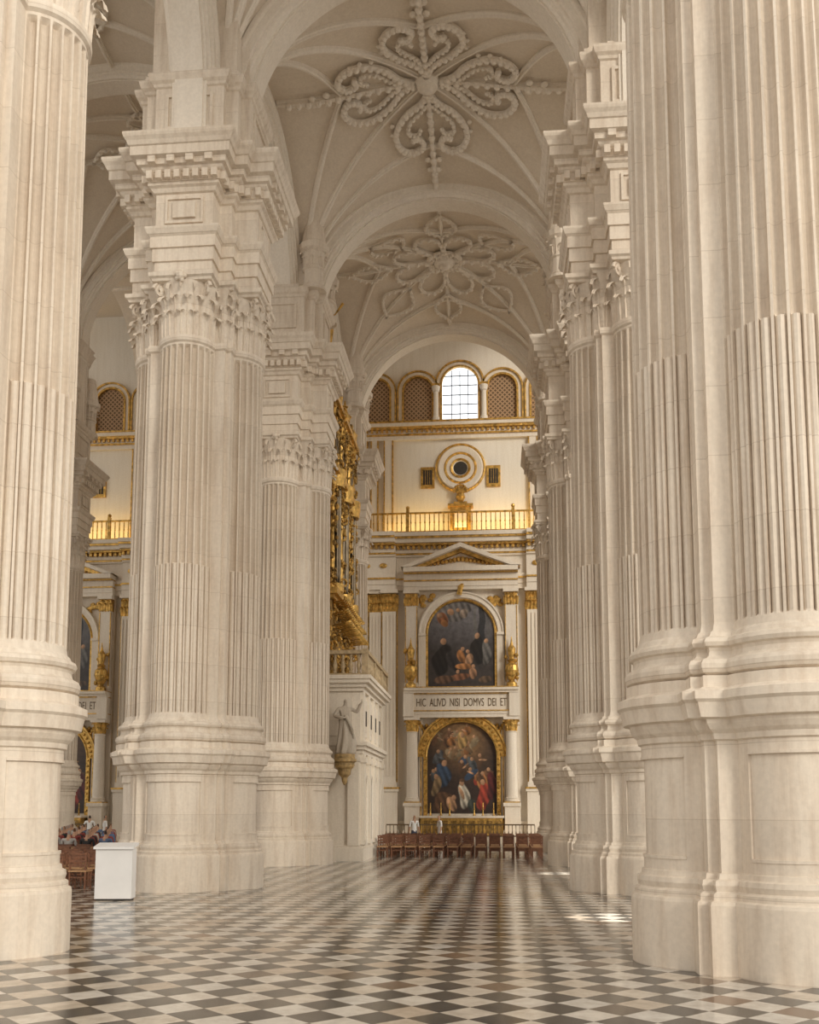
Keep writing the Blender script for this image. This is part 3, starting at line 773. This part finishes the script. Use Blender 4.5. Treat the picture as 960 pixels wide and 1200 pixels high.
for x in (-8.4,-7.4,-6.8): mb.lathe(x,OY0+.02,[(10.7,.14),(10.9,.16),(11,.1),(12,.13),(13,.09),(14,.13),(14.8,.1),(14.9,.17),(15.2,.18)],0,10)
for k in range(3):
    ya,yb=((39.3,40.3),(41.5,42.5),(43.7,44.6))[k]
    mb.lathe(OX-.15,(ya+yb)/2,[(10.3,.1),(10.7,.55),(11,.55)],0,16); mb.lathe(OX-.15,(ya+yb)/2,[(14.9,.55),(15.2,.6),(15.6,.62)],0,16)
    mb.lathe(OX-.3,(ya+yb)/2,[(18.4,.55),(18.7,.6),(19.0,.4),(19.2,.2),(19.5,.22),(19.9,.1),(20.3,.03)],0,12)
foliage(OX-.05,OX+.12,OY0,OY1,7.6,10.2,150)
foliage(-8.6,OX,OY0-.12,OY0+.02,7.6,18.6,320)
foliage(OX-.1,OX+.15,OY0,OY1,14.2,15.3,110); foliage(OX-.1,OX+.15,OY0,OY1,17.1,18.8,120)
for y in (39.2,40.4,41.4,42.6,43.6,44.7): foliage(OX-.05,OX+.2,y-.2,y+.2,10.7,18,45)
foliage(OX-.9,OX+.1,OY0,OY0+1.3,18.4,20.2,60)
mb.lathe(-6.9,39.6,[(20,.16),(20.8,.12),(21.4,.2),(21.8,.15),(22.0,.07),(22.06,.11),(22.25,.1),(22.32,.03)],0,10)
mb.tube([(-6.9,39.6,21.9),(-6.6,39.4,22.0),(-6.25,39.3,22.4)],lambda t:.02+.05*t*t,0,6)
mb.tube([(-7.0,39.7,21.7),(-7.3,39.9,22.3),(-7.2,40,22.8)],lambda t:.14*(1-t)+.03,0,6)
stretch(mb)
mb.obj('case',[M_GOLD,M_GOLDD,M_DARK],E)
mb=MB()
for (ya,yb,n,mid) in ((39.35,40.25,5,1),(40.5,41.3,6,0),(41.5,42.5,7,1),(42.7,43.5,6,0),(43.7,44.6,5,1)):
    for i in range(n):
        t=(i+.5)/n; y=ya+(yb-ya)*t; bul=.34*math.sin(pi*t) if mid else 0
        h=3.2+.5*(math.sin(pi*t) if mid else -math.sin(pi*t)*.8)
        mb.lathe(OX-.15+bul,y,[(10.9,.02),(11.4,.075),(11.4+h-.4,.075),(11.4+h,.07)],0,8)
        mb.lathe(OX-.15+bul*.6,y,[(15.6,.02),(15.8,.06),(17.7,.06)],0,8)
for i in range(8):
    x=-8.3+i*.22; mb.lathe(x,OY0+.1,[(11,.02),(11.4,.08),(14.4,.08)],0,8)
stretch(mb)
mb.obj('pipes',[M_PIPE],E,smooth=True)
mb=MB()
for row in range(3):
    for i in range(16):
        y=39.4+i*.34; a=(i-7.5)*.03
        mb.tube([(OX,y,9.3+row*.45),(OX+.5,y+a*.6,9.38+row*.45),(OX+.8-.12*row,y+a,9.42+row*.47)],lambda t:.025+.05*t**3,0,7)
for i in range(6):
    x=-8.0+i*.25
    mb.tube([(x,OY0,9.3),(x,OY0-.3,9.35),(x,OY0-.5,9.4)],lambda t:.03+.05*t**3,0,7)
stretch(mb)
mb.obj('trumpets',[M_GOLD],E,smooth=True)

# ------------------------------------------------------------ figures
def figure(name,joints,edges,zones,mats,extra=None,hairlen=.0):
    names=list(joints); idx={n:i for i,n in enumerate(names)}
    me=bpy.data.meshes.new(name+'_sk')
    me.from_pydata([joints[n][0] for n in names],[(idx[a],idx[b]) for a,b in edges],[])
    ob=bpy.data.objects.new(name+'_tmp',me); COL.objects.link(ob)
    mod=ob.modifiers.new('s','SKIN'); 
    sv=me.skin_vertices[0].data
    for n in names:
        r=joints[n][1]; r=(r,r) if not isinstance(r,tuple) else r
        sv[idx[n]].radius=r; sv[idx[n]].use_root=(n=='pelvis')
    mod.use_smooth_shade=True; mod.branch_smoothing=.4
    ss=ob.modifiers.new('u','SUBSURF'); ss.levels=2; ss.render_levels=2
    dg=bpy.context.evaluated_depsgraph_get(); ev=ob.evaluated_get(dg)
    m2=bpy.data.meshes.new_from_object(ev); m2.name=name
    m2.materials.clear()
    for m in mats: m2.materials.append(m)
    segs=[(Vector(joints[a][0]),Vector(joints[b][0]),zones.get(b,zones.get(a,0))) for a,b in edges]
    hd=Vector(joints['head'][0])
    for p in m2.polygons:
        c=p.center; best=9;z=0
        for a,b,zn in segs:
            ab=b-a; t=max(0,min(1,(c-a).dot(ab)/max(1e-9,ab.length_squared))); d=(a+ab*t-c).length
            if d<best: best=d;z=zn
        if z==0 and (c-hd).length<.2 and (c.z>hd.z+.045 or (c.y>hd.y+.015 and c.z>hd.z-.07-hairlen)): z=3
        p.material_index=z; p.use_smooth=True
    bpy.data.objects.remove(ob); 
    return m2
def hand(J,E_,Z,side,w,dirv,parent):
    w=Vector(w); d=Vector(dirv).normalized(); lat=Vector((0,1,0)) if abs(d.y)<.7 else Vector((1,0,0))
    J['palm'+side]=(tuple(w+d*.07),(.034,.02)); E_.append((parent,'palm'+side)); Z['palm'+side]=0
    for k,(o,l) in enumerate(((-.03,.075),(-.01,.085),(.01,.08),(.03,.062))):
        a=w+d*.11+lat*o; b=a+d*l*.5; c=b+d*l*.4+Vector((-.012,0,-.004))
        J[f'f{k}a'+side]=(tuple(a),.010);J[f'f{k}b'+side]=(tuple(b),.009);J[f'f{k}c'+side]=(tuple(c),.007)
        E_+=[('palm'+side,f'f{k}a'+side),(f'f{k}a'+side,f'f{k}b'+side),(f'f{k}b'+side,f'f{k}c'+side)]
        for q in 'abc': Z[f'f{k}{q}'+side]=0
    a=w+d*.05-lat*.045; b=a+d*.045-lat*.015
    J['t'+side]=(tuple(a),.012); J['u'+side]=(tuple(b),.009); E_+=[('palm'+side,'t'+side),('t'+side,'u'+side)]; Z['t'+side]=0;Z['u'+side]=0
def body(pose):
    J={};E_=[];Z={}
    if pose=='seat':
        P=(0,.0,.57); J['pelvis']=(P,(.15,.12)); 
        J['waist']=((0,-.0,.77),(.13,.10)); J['chest']=((0,.01,.97),(.16,.11)); 
        sh=1.08; leg=[((.1,-.08,.56),.09),((.11,-.47,.54),.065),((.11,-.46,.3),.055),((.11,-.42,.08),.04),((.12,-.58,.04),.035)]
        arm=[((.19,0,sh),.055),((.23,-.05,.82),.043),((.17,-.28,.68),.032)]
        hd=(-.12,-1.0,-.1)
    else:
        P=(0,0,.93); J['pelvis']=(P,(.15,.11)); J['waist']=((0,0,1.1),(.13,.095)); J['chest']=((0,0,1.32),(.165,.11)); sh=1.42
        st=.16 if pose=='walk' else .02
        leg=None
        arm=[((.19,0,sh),.055),((.25,.02,1.16),.042),((.26,-.05,.93),.032)]; hd=(0,-.12,-1)
    J['neck']=((0,-.0,sh+.08),.055); J['jaw']=((0,-.025,sh+.15),(.06,.065)); J['head']=((0,-.01,sh+.22),(.075,.09)); J['crown']=((0,.005,sh+.285),(.06,.07)); 
    J['nose']=((0,-.115,sh+.195),.012)
    E_+=[('pelvis','waist'),('waist','chest'),('chest','neck'),('neck','jaw'),('jaw','head'),('head','crown'),('head','nose')]
    Z.update(pelvis=2,waist=1,chest=1,neck=0,jaw=0,head=0,crown=0,nose=0)
    for s,sn in ((1,'R'),(-1,'L')):
        pr='chest'
        for k,(p,r) in enumerate(arm):
            n=f'arm{k}{sn}'; J[n]=((p[0]*s,p[1]*(1 if s>0 or pose=='seat' else -1),p[2]),r); E_.append((pr,n)); Z[n]=1 if k<2 else 0; pr=n
        hand(J,E_,Z,sn,J[pr][0],(hd[0]*s,hd[1],hd[2]),pr)
        if pose=='seat': L=leg
        else:
            q=st*s
            L=[((.09,0,.86),.095),((.1,-q*.5-.02,.48),.062),((.1,-q*.2 if s>0 else q*-.9,.28),.055),((.1,-q,.09),.038),((.11,-q-.14,.04),.035)]
        pr='pelvis'
        for k,(p,r) in enumerate(L):
            n=f'leg{k}{sn}'; J[n]=((p[0]*s,p[1],p[2]),r); E_.append((pr,n)); Z[n]=2 if k<4 else 4; pr=n
    return J,E_,Z
def cl(n,c): return simple(n,c,.85,0,.15)
M_SKIN=cl('skin',(.55,.33,.22)); M_SHOE=cl('shoes',(.05,.04,.035))
HA=[cl('dark_hair',(.03,.02,.015)),cl('grey_hair',(.35,.33,.31)),cl('brown_hair',(.12,.06,.03))]
TOPS=[cl('shirt_fabric',c) for c in ((.05,.06,.09),(.5,.48,.45),(.28,.06,.05),(.12,.18,.3),(.04,.04,.04),(.5,.45,.36))]
BOT=[cl('trouser_fabric',c) for c in ((.05,.06,.1),(.1,.09,.08),(.3,.25,.2))]
J,E_,Z=body('seat')
seated=[figure('seated_worshipper',J,E_,Z,[M_SKIN,TOPS[0],BOT[0],HA[0],M_SHOE])]
for k in range(1,6):
    m=seated[0].copy(); idx=[p.material_index for p in m.polygons]; m.materials.clear()
    for q in [M_SKIN,TOPS[k],BOT[k%3],HA[k%3],M_SHOE]: m.materials.append(q)
    m.polygons.foreach_set('material_index',idx)
    seated.append(m)
J,E_,Z=body('stand'); ST_=figure('standing_visitor',J,E_,Z,[M_SKIN,M_CLOTH,BOT[0],HA[0],M_SHOE])
J,E_,Z=body('walk'); WK_=figure('walking_visitor',J,E_,Z,[M_SKIN,M_CLOTH,M_CLOTH,HA[2],M_SHOE],hairlen=.1)
put('standing_visitor',ST_,None,(-3.95,47.6,0),.6)
put('walking_visitor',WK_,None,(-2.75,47.8,0),-1.2)

# statue on bracket
E=empty('stone_statue',(-5.8,37.72,0))
J,E_,Z=body('stand')
J['arm1R']=((.36,-.1,1.3),.06); J['arm2R']=((.42,-.2,1.52),.045)
for n in [n for n in J if n.endswith('R') and (n[0] in 'ftu' or n.startswith('palm'))]:
    p=Vector(J[n][0]); J[n]=(tuple(Vector((.42,-.2,1.52))+Vector((0.02,-.05,-(p.z-.93)))+Vector((0,p.y*.6,0))),J[n][1])
J['arm1L']=((-.33,.05,1.18),.06); J['arm2L']=((-.2,-.2,1.1),.045)
for n in [n for n in J if n.endswith('L') and (n[0] in 'ftu' or n.startswith('palm'))]:
    p=Vector(J[n][0]); J[n]=((-.2+(.93-p.z)*.9,-.24+p.y*.3,1.1+(p.y)*.4),J[n][1])
for n in J:
    if n.startswith('arm') or n in('chest','waist'):
        r=J[n][1]; J[n]=(J[n][0],(r*1.2 if not isinstance(r,tuple) else (r[0]*1.15,r[1]*1.3)))
stm=figure('statue_figure',J,E_,{k:0 for k in J},[M_STAT,M_STAT,M_STAT,M_STAT,M_STAT])
o=put('figure',stm,E,(0,0,4.08),.5); o.scale=(1.25,1.25,1.25)
mb=MB(); rings=[]
for k in range(16):
    t=k/15; z=4.08+1.35*t; rr=.34-.13*t+.03*math.sin(5*t)
    rings.append([(rr*(1+.16*math.sin(7*a+2*t)+.08*math.sin(13*a))*math.cos(a)+.05*math.sin(4*t),rr*(.85+.16*math.sin(6*a-3*t))*math.sin(a),z) for a in [2*pi*i/48 for i in range(48)]])
mb.loft(rings,0,True,(True,True))
mb.tube([(-.12,.16,5.78),(.12,-.22,5.45),(.3,-.16,5.0),(.3,.05,4.6)],lambda t:.08-.02*t,0,8)
mb.obj('drapery',[M_STAT],E,smooth=True)
mb=MB(); mb.lathe(0,0,[(2.9,.03),(3.05,.1),(3.2,.12),(3.3,.22),(3.5,.26),(3.6,.36),(3.75,.38),(3.8,.45),(3.9,.45),(3.92,.4),(4.08,.4)],0,18)
for i in range(10):
    a=2*pi*i/10; leaf(mb,(.2*math.cos(a),.2*math.sin(a),3.3),a,.2,.4,.14)
mb.box(-.15,.15,.1,.62,3.5,3.9)
M_BRK=simple('gilded_stone_bracket',(0.42,0.29,0.13),.6,.2,.45,6,.4)
mb.obj('bracket',[M_BRK],E)

# ------------------------------------------------------------ chairs
def chair(mb,x,y,rot,mat=0):
    t=MB()
    for sx in (-.2,.2):
        t.box(sx-.02,sx+.02,-.2,-.16,0,.45); t.box(sx-.02,sx+.02,.17,.21,0,.88)
        t.box(sx-.012,sx+.012,-.18,.18,.2,.23)
    t.box(-.23,.23,-.22,.22,.43,.47,1)
    t.box(-.2,.2,-.19,-.17,.28,.31); t.box(-.2,.2,.18,.2,.28,.31)
    for z in (.56,.67,.78): t.box(-.2,.2,.18,.2,z,z+.06)
    t.box(-.24,.24,.14,.24,.86,.9)
    t.xf(Matrix.Translation((x,y,0))@Matrix.Rotation(rot,4,'Z'))
    o=len(mb.v); mb.v+=t.v; mb.f+=[tuple(i+o for i in f) for f in t.f]; mb.m+=[mat+(1 if m else 0) for m in t.m]
cr=random.Random(5)
for k,y in enumerate((41.4,42.5,43.6,44.7,45.8)):
    mb=MB()
    x=-4.75
    while x<1.75:
        chair(mb,x,0,cr.uniform(-.08,.08)+(0 if k==0 else pi)); x+=.58
    mb.obj('church_chair_row',[M_WOOD,M_TANWOOD],None,(0,y,0))
y=24.6
while y<45:
    mb=MB(); x0=-.385*y-.5; 
    if y<28: x0=-10.5
    n=6
    for i in range(n): chair(mb,x0-i*.6,0,pi+cr.uniform(-.05,.05))
    mb.obj('church_chair_row',[M_WOOD,M_TANWOOD],None,(0,y,0))
    if y>30.5:
        for i in range(n):
            if cr.random()<.85: put('seated_worshipper',seated[cr.randrange(6)],None,(x0-i*.6,y,-.02),pi+cr.uniform(-.3,.3))
    y+=1.2
mb=MB(); y=29.9
mb.box(-15.5,-11.0,y-.18,y+.18,.78,.84,0); mb.box(-15.5,-11.0,y+.1,y+.14,.2,.78,0)
for x in (-15.3,-13.2,-11.15): mb.box(x-.04,x+.04,y-.15,y+.15,0,.78,0)
mb.obj('kneeling_bench',[M_TANWOOD])
put('standing_visitor',ST_,None,(-18.6,46.2,0),2.2)
put('standing_visitor',ST_,None,(-19.4,46.3,0),3.4)

mb=MB()
mb.box(-.4,.4,-.2,.2,.04,1.12); mb.box(-.37,.37,-.17,.17,0,.04,1)
v=[(-.44,-.26,1.12),(.44,-.26,1.12),(.44,.24,1.2),(-.44,.24,1.2),(-.44,-.26,1.17),(.44,-.26,1.17),(.44,.24,1.25),(-.44,.24,1.25)]
mb.add(v,[(0,3,2,1),(4,5,6,7),(0,1,5,4),(1,2,6,5),(2,3,7,6),(3,0,4,7)])
mb.obj('white_information_stand',[M_WHITE,M_DARK],None,(-8.45,21.7,0)).rotation_euler[2]=.12

# ------------------------------------------------------------ lights
w=bpy.data.worlds.new('World'); S.world=w; w.use_nodes=True
bg=w.node_tree.nodes['Background']; bg.inputs[0].default_value=(1.0,.945,.87,1); bg.inputs[1].default_value=1.04
def area(name,loc,rot,sx,sy,e,col):
    l=bpy.data.lights.new(name,'AREA'); l.shape='RECTANGLE'; l.size=sx; l.size_y=sy; l.energy=e; l.color=col
    o=bpy.data.objects.new(name,l); COL.objects.link(o); o.location=loc; o.rotation_euler=rot; return o
for u in (UN[0],UN[2]):
    area('balcony_lamp',(u,YW-.9,18.35),(math.radians(160),0,0),9,.2,110,(1,.68,.22))
def spot(name,loc,tgt,e,ang,col=(1,.95,.86)):
    l=bpy.data.lights.new(name,'SPOT'); l.energy=e; l.spot_size=ang; l.spot_blend=.25; l.color=col; l.shadow_soft_size=.1
    o=bpy.data.objects.new(name,l); COL.objects.link(o); o.location=loc
    o.rotation_euler=(Vector(tgt)-Vector(loc)).to_track_quat('-Z','Y').to_euler()
spot('sunbeam',(20,21,22),(2.1,19.0,0),110000,.05)
spot('sunbeam',(20,33,22),(1.9,31.6,0),100000,.045)
sl=bpy.data.lights.new('soft_sun','SUN'); sl.energy=1.6; sl.angle=math.radians(18); sl.color=(1,.93,.81)
so=bpy.data.objects.new('soft_sun',sl); COL.objects.link(so); so.location=(20,-20,30)
so.rotation_euler=Vector((-.80,.95,-.43)).to_track_quat('-Z','Y').to_euler()

# ------------------------------------------------------------ camera
cam=bpy.data.cameras.new('camera'); co=bpy.data.objects.new('camera',cam); COL.objects.link(co)
PT=6.5
co.location=(0,0,2.0); co.rotation_euler=(math.radians(90+PT),0,math.radians(5.01))
cam.sensor_width=36; cam.lens=34.92; cam.shift_y=(948-1164*math.tan(math.radians(PT))-600)/1200; cam.clip_end=300
S.camera=co
S.view_settings.view_transform='Standard'
S.view_settings.look='None'
S.view_settings.exposure=0
